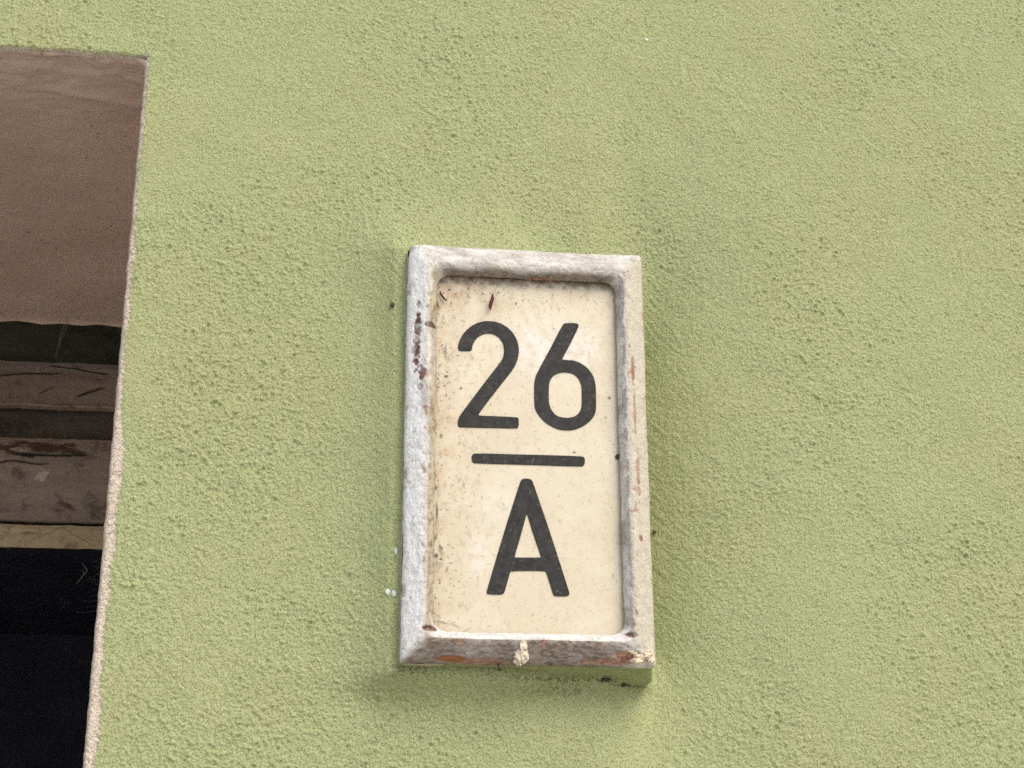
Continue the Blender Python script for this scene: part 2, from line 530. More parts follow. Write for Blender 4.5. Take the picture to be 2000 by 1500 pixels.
# ------------------------------------------------------------------ window opening
# soffit: brown painted plaster, lumpy towards its front edge
sx_ = stretched(LX, JX + 0.004, -0.50, JX + 0.004, 0.0011)
sy_ = np.linspace(0.0016, RD, 400)
SX, SY = np.meshgrid(sx_, sy_, indexing='ij')
front = np.exp(-SY / 0.045)
hz = 0.0016 * fbm(SX * 9, SY * 9, 0.5, 3) + front * (0.0062 * fbm(SX * 44, SY * 60, 3.5, 4) + 0.0018 * np.maximum(perlin(SX * 60, SY * 190, 6.5), 0))
hz = hz + 0.0003 * fbm(SX * 80, SY * 60, 9.5, 3)
hz = hz + 0.0022 * np.exp(-((SY - 0.055 - 0.20 * (SX - JX + 0.05)) / 0.006) ** 2) * sstep(-0.36, -0.29, SX) * sstep(-0.25, -0.262, SX)
hz = hz + 0.010 * np.exp(-(JX + 0.004 - SX) / 0.006)          # cove into the jamb
hz = hz + 0.004 * np.exp(-(RD - SY) / 0.003) * (0.6 + 0.8 * perlin(SX * 40, SX * 0, 0.3))
SZZ = SZ + 0.0012 - hz * sstep(0, 0.004, SY) - 0.0004
soffit = mesh_obj('soffit', np.stack([SX, SY, SZZ], -1).reshape(-1, 3), grid_faces(len(sx_), 400, flip=True), BROWN, house)


def plate_grid(name, o, u, v, nu, nv, mat, parent, amp=0.0012):
    """gently uneven plastered face spanned by u and v from o"""
    o, u, v = map(lambda q: np.array(q, float), (o, u, v))
    n = np.cross(u, v); n /= np.linalg.norm(n)
    a, b = np.meshgrid(np.linspace(0, 1, nu), np.linspace(0, 1, nv), indexing='ij')
    p = o + a[..., None] * u + b[..., None] * v
    p = p + n * (amp * fbm(p[..., 0] * 11 + p[..., 1] * 7, p[..., 2] * 11 + p[..., 1] * 3, 0.7, 3))[..., None]
    return mesh_obj(name, p.reshape(-1, 3), grid_faces(nu, nv), mat, parent)


plate_grid('jamb', (JX + 0.0012, 0.0035, BZ), (0, RD + 0.12, 0), (0, 0, SZ - BZ + 0.001), 40, 90, BROWN, house)
plate_grid('jamb', (LX - 0.0012, 0.0035, BZ), (0, 0, SZ - BZ + 0.001), (0, RD + 0.12, 0), 90, 40, BROWN, house)
plate_grid('sill', (LX - 0.002, -0.03, BZ + 0.004), (JX - LX + 0.004, 0, 0), (0, RD + 0.1, 0), 60, 40, BROWN, house)


def bar(name, prof, x0, x1, mat, parent, nx=520, amp=0.0011, deform=None, seed=0.0):
    """timber member along x: closed profile [(y, z)] swept with small unevenness"""
    pr = []
    prof = [np.array(p, float) for p in prof]
    for a, b in zip(prof, prof[1:] + prof[:1]):
        n = max(2, int(np.linalg.norm(b - a) / 0.0008))
        pr += [a + (b - a) * t for t in np.linspace(0, 1, n, endpoint=False)]
    pr = np.array(pr)
    xs_ = stretched(x0, x1, max(x0, -0.50), x1, 0.0013) if x1 - x0 > 0.3 else np.linspace(x0, x1, 20)
    Xb = xs_[:, None] + 0 * pr[None, :, 0]; Yb = pr[None, :, 0] + 0 * Xb; Zb = pr[None, :, 1] + 0 * Xb
    Yb = Yb + amp * fbm(Xb * 30 + seed, Zb * 120, seed, 3); Zb2 = Zb + amp * fbm(Xb * 38, Zb * 60 + seed, 3.1 + seed, 3)
    at = {'peel': np.zeros_like(Xb), 'crack': np.zeros_like(Xb), 'pale': np.zeros_like(Xb)}
    if deform:
        Yb, Zb2 = deform(Xb, Yb, Zb, Zb2, at)
    nxx, npf = Xb.shape
    v = np.stack([Xb, Yb, Zb2], -1).reshape(-1, 3)
    f = []
    i, j = np.meshgrid(np.arange(nxx - 1), np.arange(npf), indexing='ij')
    j2 = (j + 1) % npf
    f = np.stack([i * npf + j, (i + 1) * npf + j, (i + 1) * npf + j2, i * npf + j2], -1).reshape(-1, 4)
    o = mesh_obj(name, v, f, mat, parent)
    for k_, a_ in at.items():
        attr(o, k_, a_)
    return o


def crack_line(Xb, Zb, x0, x1, zfun, width, seed):
    zc = zfun(Xb) + 0.0022 * fbm(Xb * 45 + seed, Xb * 0 + seed, 0.2, 4)
    w = width * (0.6 + 0.9 * np.abs(perlin(Xb * 60 + seed, Xb * 0 + 2.2, 0.4)))
    return np.exp(-((Zb - zc) / w) ** 2) * sstep(x0 - 0.004, x0 + 0.004, Xb) * sstep(x1 + 0.004, x1 - 0.004, Xb)


def beam_def(Xb, Yb, Zb, Zb2, at):
    frontside = Yb < RD + 0.040
    c = crack_line(Xb, Zb, -0.46, -0.368, lambda x: 2.519 + 0.10 * (x + 0.40), 0.0011, 1.3)
    c = np.maximum(c, crack_line(Xb, Zb, -0.378, -0.325, lambda x: 2.5285 - 0.16 * (x + 0.365), 0.0013, 4.1))
    c = np.maximum(c, crack_line(Xb, Zb, -0.350, -0.326, lambda x: 2.500 + 0.42 * (x + 0.345), 0.0012, 7.7))
    c = np.maximum(c, 0.8 * crack_line(Xb, Zb, -0.384, -0.372, lambda x: 2.503 + 0.5 * (x + 0.378), 0.0008, 9.2))
    c = c * frontside
    at['crack'] = np.clip(c * 1.2, 0, 1)
    at['pale'] = 0.35 * np.exp(-((Zb - 2.4895) / 0.0028) ** 2) * sstep(-0.1, 0.35, fbm(Xb * 60, Zb * 120, 1.0, 3) + 0.12) * frontside
    return Yb + 0.0022 * c, Zb2


def fascia_def(Xb, Yb, Zb, Zb2, at):
    fr = Yb < RD + 0.014
    z0 = 2.4405
    peel = sstep(0.0, 0.12, 0.55 * fbm(Xb * 60, Zb * 210, 2.4, 4) + 0.50 * np.exp(-((Zb - z0 - 0.006) / 0.008) ** 2) * sstep(-0.47, -0.42, Xb) * sstep(-0.33, -0.345, Xb) - 0.30)
    peel = np.maximum(peel, np.exp(-(((Xb + 0.348) / 0.007) ** 2 + ((Zb - 2.393 + 0.45 * (Xb + 0.348)) / 0.0030) ** 2 + 1.2 * np.abs(fbm(Xb * 170, Zb * 170, 3.4, 3))) ** 2))
    at['peel'] = np.clip(peel * fr, 0, 1)
    c = crack_line(Xb, Zb, -0.40, -0.338, lambda x: z0 + 0 * x, 0.0016, 2.9)
    c = np.maximum(c, crack_line(Xb, Zb, -0.47, -0.372, lambda x: z0 - 0.007 - 0.02 * (x + 0.42), 0.0010, 5.5))
    at['crack'] = np.clip(c * fr, 0, 1)
    d2 = ((Xb + 0.3735 - 0.25 * (Zb - 2.421)) / 0.0050) ** 2 + ((Zb - 2.421) / 0.0060) ** 2
    pl = sstep(1.2, 0.8, d2 + 1.7 * fbm(Xb * 230, Zb * 230, 1.1, 4))
    pl = np.maximum(pl, 0.6 * sstep(1.2, 0.6, ((Xb + 0.396) / 0.010) ** 2 + ((Zb - 2.445) / 0.0022) ** 2 + 0.8 * fbm(Xb * 160, Zb * 160, 7.1, 3)))
    at['pale'] = np.clip(pl * fr, 0, 1)
    return Yb + (0.0011 * peel + 0.003 * c) * fr - 0.0007 * pl * fr, Zb2


def rail_def(Xb, Yb, Zb, Zb2, at):
    n = fbm(Xb * 50, Zb * 160, 6.0, 4)
    at['peel'] = 0.5 * sstep(0.25, 0.55, n)
    v1 = np.abs(Zb - (2.372 - 0.55 * np.abs(Xb + 0.352))) / 0.0006
    at['crack'] = 0.55 * np.exp(-v1 ** 2) * sstep(-0.385, -0.37, Xb) * sstep(-0.315, -0.33, Xb)
    return Yb, Zb2


X1 = JX + 0.0005
window = bar('window', [(RD + 0.050, 2.375), (RD + 0.075, 2.375), (RD + 0.075, 2.60), (RD + 0.050, 2.60)], LX, X1, TIMBER_DARK, house, seed=0.2)
b0 = RD + 0.004
bar('head_beam', [(b0 + 0.036, 2.5400), (b0 + 0.024, 2.539), (b0 + 0.014, 2.535), (b0 + 0.006, 2.527), (b0 + 0.001, 2.516), (b0, 2.503), (b0 + 0.001, 2.490), (b0 - 0.003, 2.4885), (b0 - 0.003, 2.4862), (b0 + 0.004, 2.4850), (b0 + 0.044, 2.4990), (b0 + 0.044, 2.5385)], LX, X1, TIMBER, window, deform=beam_def, seed=1.1)
bar('recess_board', [(b0 + 0.013, 2.4550), (b0 + 0.013, 2.5030), (b0 + 0.030, 2.5030), (b0 + 0.030, 2.4550)], LX, X1, TIMBER_DARK, window, seed=5.1)
bar('fascia_board', [(b0 + 0.010, 2.4590), (b0 + 0.004, 2.4570), (b0 + 0.001, 2.4480), (b0, 2.4390), (b0, 2.3790), (b0 + 0.002, 2.3775), (b0 + 0.044, 2.3775), (b0 + 0.044, 2.4590)], LX, X1, TIMBER, window, deform=fascia_def, seed=2.3)
bar('lower_rail', [(b0 + 0.002, 2.3752), (b0 - 0.002, 2.3740), (b0 - 0.003, 2.3700), (b0 - 0.003, 2.3560), (b0 - 0.001, 2.3530), (b0 + 0.044, 2.3660), (b0 + 0.044, 2.3752)], LX, X1, TIMBER_PALE, window, deform=rail_def, seed=3.9)
for x0 in (LX, -0.309):
    bx = np.array([(x, y, z) for x in (x0, x0 + 0.058) for y in (b0 + 0.006, b0 + 0.045) for z in (BZ, 2.3525)], float)
    o = mesh_obj('side_post', bx, [(0, 1, 3, 2), (4, 6, 7, 5), (0, 4, 5, 1), (2, 3, 7, 6), (0, 2, 6, 4), (1, 5, 7, 3)], TIMBER, window, False)
    for nm in ('peel', 'crack', 'pale'):
        attr(o, nm, np.zeros(8))
# the unlit room behind
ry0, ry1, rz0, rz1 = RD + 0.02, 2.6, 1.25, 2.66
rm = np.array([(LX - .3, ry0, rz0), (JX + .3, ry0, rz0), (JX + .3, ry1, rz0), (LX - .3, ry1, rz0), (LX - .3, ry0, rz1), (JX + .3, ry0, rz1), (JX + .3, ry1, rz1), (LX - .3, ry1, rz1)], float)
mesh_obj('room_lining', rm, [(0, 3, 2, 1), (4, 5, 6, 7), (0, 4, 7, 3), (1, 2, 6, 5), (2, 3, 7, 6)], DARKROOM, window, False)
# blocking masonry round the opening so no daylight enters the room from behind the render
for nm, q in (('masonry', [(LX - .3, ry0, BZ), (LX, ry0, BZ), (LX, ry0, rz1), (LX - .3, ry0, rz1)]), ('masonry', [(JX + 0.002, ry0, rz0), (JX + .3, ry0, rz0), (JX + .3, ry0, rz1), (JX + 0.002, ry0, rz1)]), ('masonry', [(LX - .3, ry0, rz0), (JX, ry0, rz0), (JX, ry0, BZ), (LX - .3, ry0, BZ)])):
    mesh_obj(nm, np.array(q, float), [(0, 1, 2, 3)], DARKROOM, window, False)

# ------------------------------------------------------------------ house number plate
PK, PLOC = 0.985, (-0.0019, -0.0135, 2.2959)
plate = empty('house_number_plate', PLOC, 'cream house number plate 26 A in a chipped white frame', 'number plate')
plate.scale = (PK, PK, PK)


def on_plate(x, y, z):
    return (PLOC[0] + PK * x, PLOC[1] + PK * y, PLOC[2] + PK * (z - 2.3))


prof = np.array([(.0040, .0040), (.0010, .0042), (0, .0052), (0, .0080), (.0006, .0095), (.0024, .0114), (.0098, .0162), (.0117, .0173), (.0135, .0176), (.0151, .0168), (.0167, .0147), (.0182, .0118), (.0189, .0106), (.0191, .0098), (.0188, .0088), (.0150, .0082)])
seg = np.concatenate([[0], np.cumsum(np.hypot(*np.diff(prof, axis=0).T))])
tt = np.linspace(0, seg[-1], 72)
ps, pd = np.interp(tt, seg, prof[:, 0]), np.interp(tt, seg, prof[:, 1])
for _ in range(14):
    ps[1:-1] = (ps[:-2] + 2 * ps[1:-1] + ps[2:]) / 4; pd[1:-1] = (pd[:-2] + 2 * pd[1:-1] + pd[2:]) / 4
prr = np.interp(ps, [0, .012, .019], [.0020, .0062, .0085])
FCX, FCZ, FHX, FHZ = 0.0007, 0.0068, 0.0757, 0.1334


def ring(t_side, n_side_x, n_side_z, n_c, hx, hz, r):
    pts = []; nrm = []
    for (cx, cz, a0) in ((hx - r, hz - r, 0), (-(hx - r), hz - r, 90), (-(hx - r), -(hz - r), 180), (hx - r, -(hz - r), 270)):
        for a in np.radians(np.linspace(a0, a0 + 90, n_c)):
            pts.append((cx + r * math.cos(a), cz + r * math.sin(a)))
        # straight run to the next corner
        nxt = {0: (-(hx - r), hz), 90: (-hx, -(hz - r)), 180: (hx - r, -hz), 270: (hx, hz - r)}[a0]
        p0 = np.array(pts[-1]); n = n_side_x if a0 in (0, 180) else n_side_z
        for t in np.linspace(0, 1, n + 2)[1:-1]:
            pts.append(tuple(p0 + (np.array(nxt) - p0) * t))
    return np.array(pts)


rings = [ring(0, 190, 340, 16, FHX - s, FHZ - s, r) for s, r in zip(ps, prr)]
FR = np.stack(rings, 1)                      # [around, profile, xz]
nA, nP = FR.shape[:2]
fx, fz = FR[..., 0] + FCX, FR[..., 1] + FCZ
ss = np.broadcast_to(ps, fx.shape); dd = np.broadcast_to(pd, fx.shape).copy()
fz = fz - .0026 * (ss / .019) * sstep(0, .1, fz)          # the top member is a little wider than the others
outer = np.broadcast_to((tt < seg[8]), fx.shape).astype(float); innerf = 1 - outer
ux = np.cumsum(np.concatenate([[0], np.hypot(*np.diff(FR[:, 45], axis=0).T)]))
U = np.broadcast_to(ux[:, None], fx.shape)
top_ = sstep(.108, .118, fz) * (abs(fx) < .0600 + (fz - .113) * .8); bot_ = sstep(-.100, -.108, fz)
left_ = sstep(-.052, -.058, fx) * (1 - bot_); right_ = sstep(.052, .058, fx) * (1 - bot_)
mw = .0025 * fbm(fx * 90, fz * 90, 3.7, 3)
topm = sstep(-.005, .005, mw + (fz - FCZ - FHZ) - (abs(fx - FCX) - FHX))       # mitred member masks
botm = sstep(-.005, .005, mw + (-(fz - FCZ) - FHZ) - (abs(fx - FCX) - FHX))
leftm = (1 - topm) * (1 - botm) * (fx < 0); rightm = (1 - topm) * (1 - botm) * (fx > 0)
nz = fbm(fx * 55, fz * 55, 1.5, 4); nzf = fbm(fx * 220, fz * 220, 4.5, 3)


def patch(cx, cz, hx, hz, soft=0.35, amp=0.9, f=130, seed=0.0):
    q = ((fx - cx) / hx) ** 2 + ((fz - cz) / hz) ** 2 + amp * fbm(fx * f + seed, fz * f, seed, 4)
    return sstep(1 + soft, 1 - soft, q)


red = np.maximum.reduce([
    patch(.010, .1180, .0150, .0016, .3, 1.1, 150, 1) * innerf, patch(.034, .1178, .0045, .0010, .3, .4, 200, 2) * innerf,
    patch(-.026, -.1248, .0150, .0017, .5, 1.3, 170, 3) * 0.8, patch(.046, -.1238, .0150, .0016, .4, 1.4, 170, 4) * 0.9, patch(.060, -.1205, .009, .0028, .4, 1.2, 200, 5),
    0.9 * patch(.0665, .058, .0011, .0100, .4, 1.0, 200, 6), 0.8 * patch(.0672, .030, .0010, .0140, .4, 1.2, 200, 7), 0.7 * patch(.0680, -.012, .0012, .0150, .3, 2.2, 260, 8), .9 * patch(.0690, -.050, .0013, .0022, .3, .5, 260, 9)])
dark = np.maximum.reduce([
    patch(-.0682, .083, .0021, .0070, .3, 1.9, 260, 11), patch(-.0690, .066, .0021, .0110, .3, 2.4, 300, 12), patch(-.0655, .050, .0019, .0046, .3, 1.9, 300, 13), .8 * patch(-.0665, .041, .0016, .0022, .3, 1.0, 220, 14), .8 * patch(-.0680, .096, .0012, .0030, .3, 1.0, 190, 15),
    patch(-.0597, .0818, .0042, .0016, .3, .7, 200, 16), patch(-.0590, -.1075, .0042, .0018, .3, .7, 200, 17), patch(.0605, -.1085, .0036, .0016, .3, .9, 200, 18)])
dark = dark * (0.55 + 0.45 * sstep(-.2, .2, nzf))
edge = np.exp(-((ss - .0118) / .0022) ** 2) + .8 * np.exp(-((ss - .0008) / .0014) ** 2) * outer
flake = sstep(.30, .40, fbm(fx * 130, fz * 130, 9.4, 4)) * np.clip(edge, 0, 1)
red = np.maximum(red, .75 * flake)
orange = patch(-.0455, -.1240, .0090, .0019, .18, .35, 150, 19)
dirt = np.clip(botm * outer * (0.95 + 0.5 * nz) * sstep(.066, .052, fx + .004 * nzf), 0, 1)
dirt = np.maximum(dirt, np.clip(innerf * topm * sstep(.0150, .0172, ss + .0012 * nz) * 0.95, 0, 1))
dirt = np.maximum(dirt, 0.55 * sstep(.05, .4, nz + .2 * nzf) * innerf * rightm)
dirt = np.maximum(dirt, 0.45 * leftm * outer * sstep(.05, .45, fbm(fx * 120, fz * 30, 8.2, 4)) * sstep(.007, .010, ss))
dirt = np.maximum(dirt, .8 * (leftm + .8 * rightm) * np.exp(-((ss - .0152) / .0011) ** 2) * sstep(-.15, .25, nz + .5 * nzf + .1))
dirt = np.maximum(dirt, topm * outer * np.clip(.30 + .5 * fbm(fx * 60, fz * 120, 5.2, 4), 0, .8))
olive = np.clip(innerf * leftm * sstep(.0135, .0160, ss + .0012 * nz) * (0.75 + nz * .6) + topm * innerf * .30 * sstep(.1, .5, nz + .3), 0, 1)
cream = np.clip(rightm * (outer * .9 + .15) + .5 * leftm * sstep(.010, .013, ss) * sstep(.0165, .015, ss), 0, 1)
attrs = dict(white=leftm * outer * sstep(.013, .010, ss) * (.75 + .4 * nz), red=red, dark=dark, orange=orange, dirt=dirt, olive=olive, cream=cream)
# relief: wavering hand-painted surface, chipped spots lie lower, crumbled lower right corner
body = sstep(.005, .008, dd)
dd = dd + body * (.00070 * nz + .00042 * nzf - .0006 * np.maximum(red, orange) - .0008 * dark)
crumble = np.exp(-((fx - .066) / .013) ** 2 - ((fz + .120) / .008) ** 2)
dd = dd + body * crumble * (.0022 * fbm(fx * 160, fz * 160, 7.7, 4) - .0004)
chip = np.exp(-((fx + .0755) / .005) ** 2 - ((fz - .1365) / .0045) ** 2)
dd = dd - chip * .0025 * body
wobx = .0008 * fbm(fz * 20, fx * 9, 2.1, 4) + .00025 * perlin(fx * 200, fz * 200, 0.9)
wobz = .0008 * fbm(fx * 20 + 7, fz * 9, 3.1, 4) + .00025 * perlin(fx * 200, fz * 200, 5.9)
fx2 = fx + wobx - chip * (-.0008); fz2 = fz + wobz - chip * .0008
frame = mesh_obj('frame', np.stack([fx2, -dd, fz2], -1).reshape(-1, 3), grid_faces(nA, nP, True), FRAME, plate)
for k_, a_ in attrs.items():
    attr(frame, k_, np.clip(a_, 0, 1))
uvl = frame.data.uv_layers.new(name='UVMap')
li = np.zeros(len(frame.data.loops), np.int32); frame.data.loops.foreach_get('vertex_index', li)
uvs = np.stack([U.reshape(-1)[li], np.broadcast_to(tt, fx.shape).reshape(-1)[li]], -1).astype(np.float32)
uvl.data.foreach_set('uv', uvs.ravel())

# mortar bed painted with the wall: it carries the plate clear of the render
nb = 26
tb = np.linspace(0, 1, nb)
fl = np.clip((.0194 - np.interp(tb, [0, 1], [-.036, .0194])) / .0234, 0, 1) ** 1.7
bl, brt = -.0755 - .0115 * fl, .0727 + .0045 * fl
bb, bt = 2.1717 - .0055 * fl, 2.4325 + .0060 * fl
bd = np.interp(tb, [0, 1], [-.036, .0194])
BR = np.stack([ring(0, 150, 260, 10, (b_ - a_) / 2, (d_ - c_) / 2, .0035) + np.array([(a_ + b_) / 2, (c_ + d_) / 2]) for a_, b_, c_, d_ in zip(bl, brt, bb, bt)], 1)
bx_, bz_ = BR[..., 0], BR[..., 1]
bdd = np.broadcast_to(bd, bx_.shape)
nn = .0007 * fbm(bx_ * 60 + bdd * 90, bz_ * 60, 1.2, 4)
bx_ = bx_ + nn * np.sign(bx_) ; bz_ = bz_ + nn * np.sign(bz_ - 2.3)
bv = np.stack([(bx_ - PLOC[0]) / PK, (-bdd - PLOC[1]) / PK, (bz_ - PLOC[2]) / PK], -1)
bed = mesh_obj('mortar_bed', bv.reshape(-1, 3), grid_faces(BR.shape[0], nb, True), GREEN, plate)
attr(bed, 'bare_or_lit', .9 * sstep(.62, .95, bdd / .0194 + .25 * fbm(bx_ * 120, bz_ * 120, 3.0, 3)) * (bx_ < -.05))  # left side whitened next to the frame, standing in for its sky light
attr(bed, 'grime', np.clip(.5 * sstep(.2, .6, fbm(bx_ * 70, bz_ * 70, 8.0, 4)) + .4 * np.exp(-np.abs(bdd) / .002), 0, 1) * (bz_ < 2.18))

# enamelled number panel, let in behind the frame's lip
PX = np.linspace(-.0600, .0604, 160); PZ = np.linspace(-.1100, .1200, 300)
px, pz = np.meshgrid(PX, PZ, indexing='ij')
le = px + .057; te = .1165 - pz; re = .0580 - px
pn = fbm(px * 60, pz * 60, 2.7, 4)
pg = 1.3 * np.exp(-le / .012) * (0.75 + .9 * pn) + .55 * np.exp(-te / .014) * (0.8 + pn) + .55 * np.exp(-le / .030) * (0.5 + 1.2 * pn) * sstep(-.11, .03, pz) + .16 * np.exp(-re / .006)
pg = pg + .9 * np.exp(-((px + .047) / .010) ** 2 - ((pz - .110) / .007) ** 2)
pg = pg + .35 * np.exp(-((px + .020) / .03) ** 2 - ((pz - .105) / .012) ** 2)
pf = np.exp(-((px - .006) / .016) ** 2 - ((pz - .072) / .020) ** 2) + .9 * np.exp(-((px - .036) / .013) ** 2 - ((pz - .075) / .014) ** 2) + .7 * np.exp(-((px + .030) / .006) ** 2 - ((pz + .062) / .012) ** 2) + .5 * np.exp(-((px + .018) / .012) ** 2 - ((pz + .030) / .015) ** 2)  # where the reflected sky is painted onto the panel


def psp(cx, cz, hx, hz, rot=0.0):
    c, s = math.cos(rot), math.sin(rot)
    a = (px - cx) * c + (pz - cz) * s; b = -(px - cx) * s + (pz - cz) * c
    return np.exp(-((a / hx) ** 2 + (b / hz) ** 2) ** 2)


pdk = np.maximum.reduce([psp(-.0498, .0520, .0014, .0010), psp(-.0405, .0445, .0009, .0009), psp(-.0505, .0690, .0007, .0050) * .6, psp(-.0560, .1000, .0010, .0040, .2), psp(-.0545, -.0350, .0007, .0060), psp(-.0552, -.0200, .0006, .0016), psp(-.0560, -.0510, .0013, .0018), psp(-.0545, -.0620, .0012, .0016), psp(-.0480, -.0700, .0006, .0020, -.3) * .7, psp(.0530, .0420, .0010, .0010), psp(.0500, .0290, .0008, .0008) * .6, psp(.0300, .0055, .0012, .0007), psp(-.0560, -.1020, .0007, .0040, .2) * .8,
                         psp(-.0500, -.1020, .0040, .0005, -.25) * .7, psp(-.0430, -.1035, .0040, .0005, -.5) * .6, psp(-.0360, -.1060, .0030, .0004, .5) * .5])
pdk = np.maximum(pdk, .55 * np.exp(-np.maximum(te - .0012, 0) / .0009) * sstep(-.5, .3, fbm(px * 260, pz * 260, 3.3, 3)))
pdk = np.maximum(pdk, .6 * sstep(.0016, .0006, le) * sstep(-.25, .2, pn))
pd_ = .0066 + .00012 * fbm(px * 18, pz * 18, .6, 2)
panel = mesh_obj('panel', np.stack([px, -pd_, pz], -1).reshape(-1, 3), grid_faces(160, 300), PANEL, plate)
attr(panel, 'grime', np.clip(pg, 0, 1)); attr(panel, 'painted_sheen', np.clip(pf, 0, 1)); attr(panel, 'dark', np.clip(pdk, 0, 1))

TWO = [(-41.6, 69.4), (-42.1, 69.9), (-42.4, 70.7), (-42.6, 72.0), (-42.2, 73.9), (-41.4, 76.6), (-40.3, 79.0), (-38.9, 81.3), (-37.3, 83.4), (-35.5, 85.2), (-33.4, 86.8), (-31.2, 88.2), (-28.8, 89.2), (-26.4, 89.9), (-23.9, 90.2), (-21.3, 90.2), (-18.8, 89.9), (-16.4, 89.2), (-14.1, 88.2), (-12.0, 86.9), (-10.1, 85.3), (-8.3, 83.5), (-6.9, 81.4), (-5.7, 79.1), (-4.9, 76.7), (-4.4, 74.1), (-4.1, 71.8), (-4.2, 69.8), (-4.5, 67.5), (-5.0, 65.1), (-5.8, 62.7), (-6.9, 60.3), (-9.2, 56.5), (-12.9, 51.5), (-16.7, 46.3), (-20.5, 41.0), (-24.2, 35.8), (-27.5, 30.9), (-29.3, 28.1), (-29.5, 27.6), (-29.4, 27.3), (-28.8, 27.1), (-25.7, 27.0), (-19.9, 27.0), (-14.1, 27.0), (-8.4, 26.9), (-5.3, 26.7), (-4.7, 26.3), (-4.5, 24.8), (-4.5, 22.2), (-4.8, 20.6), (-5.2, 19.9), (-9.7, 19.6), (-18.2, 19.5), (-27.1, 19.3), (-36.3, 19.2), (-41.2, 19.3), (-41.8, 19.6), (-42.1, 20.5), (-42.2, 21.9), (-42.1, 23.2), (-41.9, 24.5), (-41.3, 26.0), (-40.3, 27.6), (-37.2, 32.3), (-31.8, 40.1), (-27.4, 46.5), (-23.8, 51.6), (-20.4, 56.4), (-17.3, 60.7), (-15.3, 63.8), (-14.4, 65.6), (-13.8, 67.4), (-13.5, 69.2), (-13.4, 71.1), (-13.6, 73.2), (-13.9, 74.9), (-14.4, 76.2), (-15.1, 77.4), (-15.9, 78.5), (-16.8, 79.5), (-17.9, 80.3), (-19.0, 81.0), (-20.3, 81.5), (-21.5, 81.8), (-22.9, 81.9), (-24.2, 81.8), (-25.5, 81.6), (-26.8, 81.1), (-28.0, 80.5), (-29.2, 79.8), (-30.2, 78.8), (-31.2, 77.8), (-32.0, 76.6), (-32.6, 75.3), (-33.1, 74.0), (-33.4, 73.1), (-33.6, 72.7), (-33.7, 71.9), (-33.7, 71.0), (-34.0, 70.2), (-34.3, 69.7), (-36.3, 69.4), (-39.7, 69.3)]
SIX = [(24.5, 90.5), (25.1, 90.9), (27.3, 91.3), (31.0, 91.5), (33.3, 91.3), (34.1, 90.8), (34.3, 90.0), (34.1, 88.9), (32.6, 85.3), (29.8, 79.5), (27.2, 74.1), (24.7, 69.4), (23.5, 66.8), (23.5, 66.4), (24.3, 66.2), (25.7, 66.2), (27.6, 66.1), (29.9, 66.1), (32.1, 65.6), (34.4, 64.8), (36.6, 63.5), (38.9, 61.8), (40.8, 59.7), (42.3, 57.4), (43.3, 55.0), (44.0, 52.5), (44.4, 49.9), (44.5, 47.3), (44.5, 43.1), (44.4, 37.5), (44.2, 33.7), (43.8, 31.6), (42.9, 29.6), (41.6, 27.7), (39.7, 25.7), (37.1, 23.6), (34.4, 22.0), (31.6, 20.7), (28.8, 19.9), (26.0, 19.7), (23.2, 19.7), (20.4, 20.1), (17.4, 21.2), (14.1, 23.0), (11.2, 25.2), (8.9, 27.8), (7.2, 30.3), (6.1, 32.6), (5.5, 35.6), (5.4, 39.4), (5.4, 43.2), (5.4, 47.1), (5.6, 50.2), (6.0, 52.5), (6.6, 54.9), (7.6, 57.1), (10.0, 62.0), (13.9, 69.5), (17.9, 77.5), (22.0, 86.0)]
SIXH = [(14.5, 43.2), (14.6, 46.1), (14.7, 48.6), (15.1, 50.5), (15.7, 52.4), (16.8, 54.2), (18.1, 55.6), (19.8, 56.7), (21.8, 57.4), (24.1, 57.9), (26.3, 57.9), (28.6, 57.6), (30.6, 56.9), (32.2, 55.8), (33.6, 54.1), (34.6, 51.9), (35.3, 49.8), (35.5, 47.8), (35.5, 44.1), (35.4, 38.8), (35.1, 35.2), (34.6, 33.5), (33.8, 31.8), (32.6, 30.3), (31.2, 29.2), (29.5, 28.4), (27.4, 27.9), (24.9, 27.7), (22.5, 27.9), (20.3, 28.5), (18.4, 29.6), (16.9, 31.3), (15.8, 33.2), (15.0, 35.4), (14.6, 37.8), (14.5, 40.4)]
LETA = [(-3.6, -14.3), (-3.0, -13.3), (-2.1, -12.7), (-1.1, -12.5), (0.0, -12.4), (1.2, -12.5), (2.3, -12.7), (3.2, -13.2), (3.8, -14.1), (4.3, -15.5), (7.2, -24.2), (12.4, -40.1), (17.5, -56.3), (22.6, -72.9), (25.2, -81.7), (25.4, -82.8), (25.2, -83.7), (24.6, -84.3), (22.7, -84.6), (19.2, -84.7), (17.2, -84.6), (16.5, -84.4), (15.9, -83.7), (15.4, -82.6), (14.3, -79.2), (12.6, -73.4), (11.5, -70.3), (11.1, -69.8), (8.3, -69.6), (3.0, -69.6), (-2.1, -69.8), (-7.0, -70.0), (-9.7, -70.3), (-10.1, -70.8), (-11.0, -73.7), (-12.4, -78.8), (-13.3, -82.0), (-13.7, -83.1), (-14.3, -83.8), (-14.9, -84.2), (-17.2, -84.5), (-21.1, -84.5), (-23.3, -84.3), (-24.0, -83.9), (-24.2, -83.1), (-24.0, -81.9), (-21.4, -72.8), (-16.4, -55.4), (-11.4, -38.8), (-6.4, -22.9)]
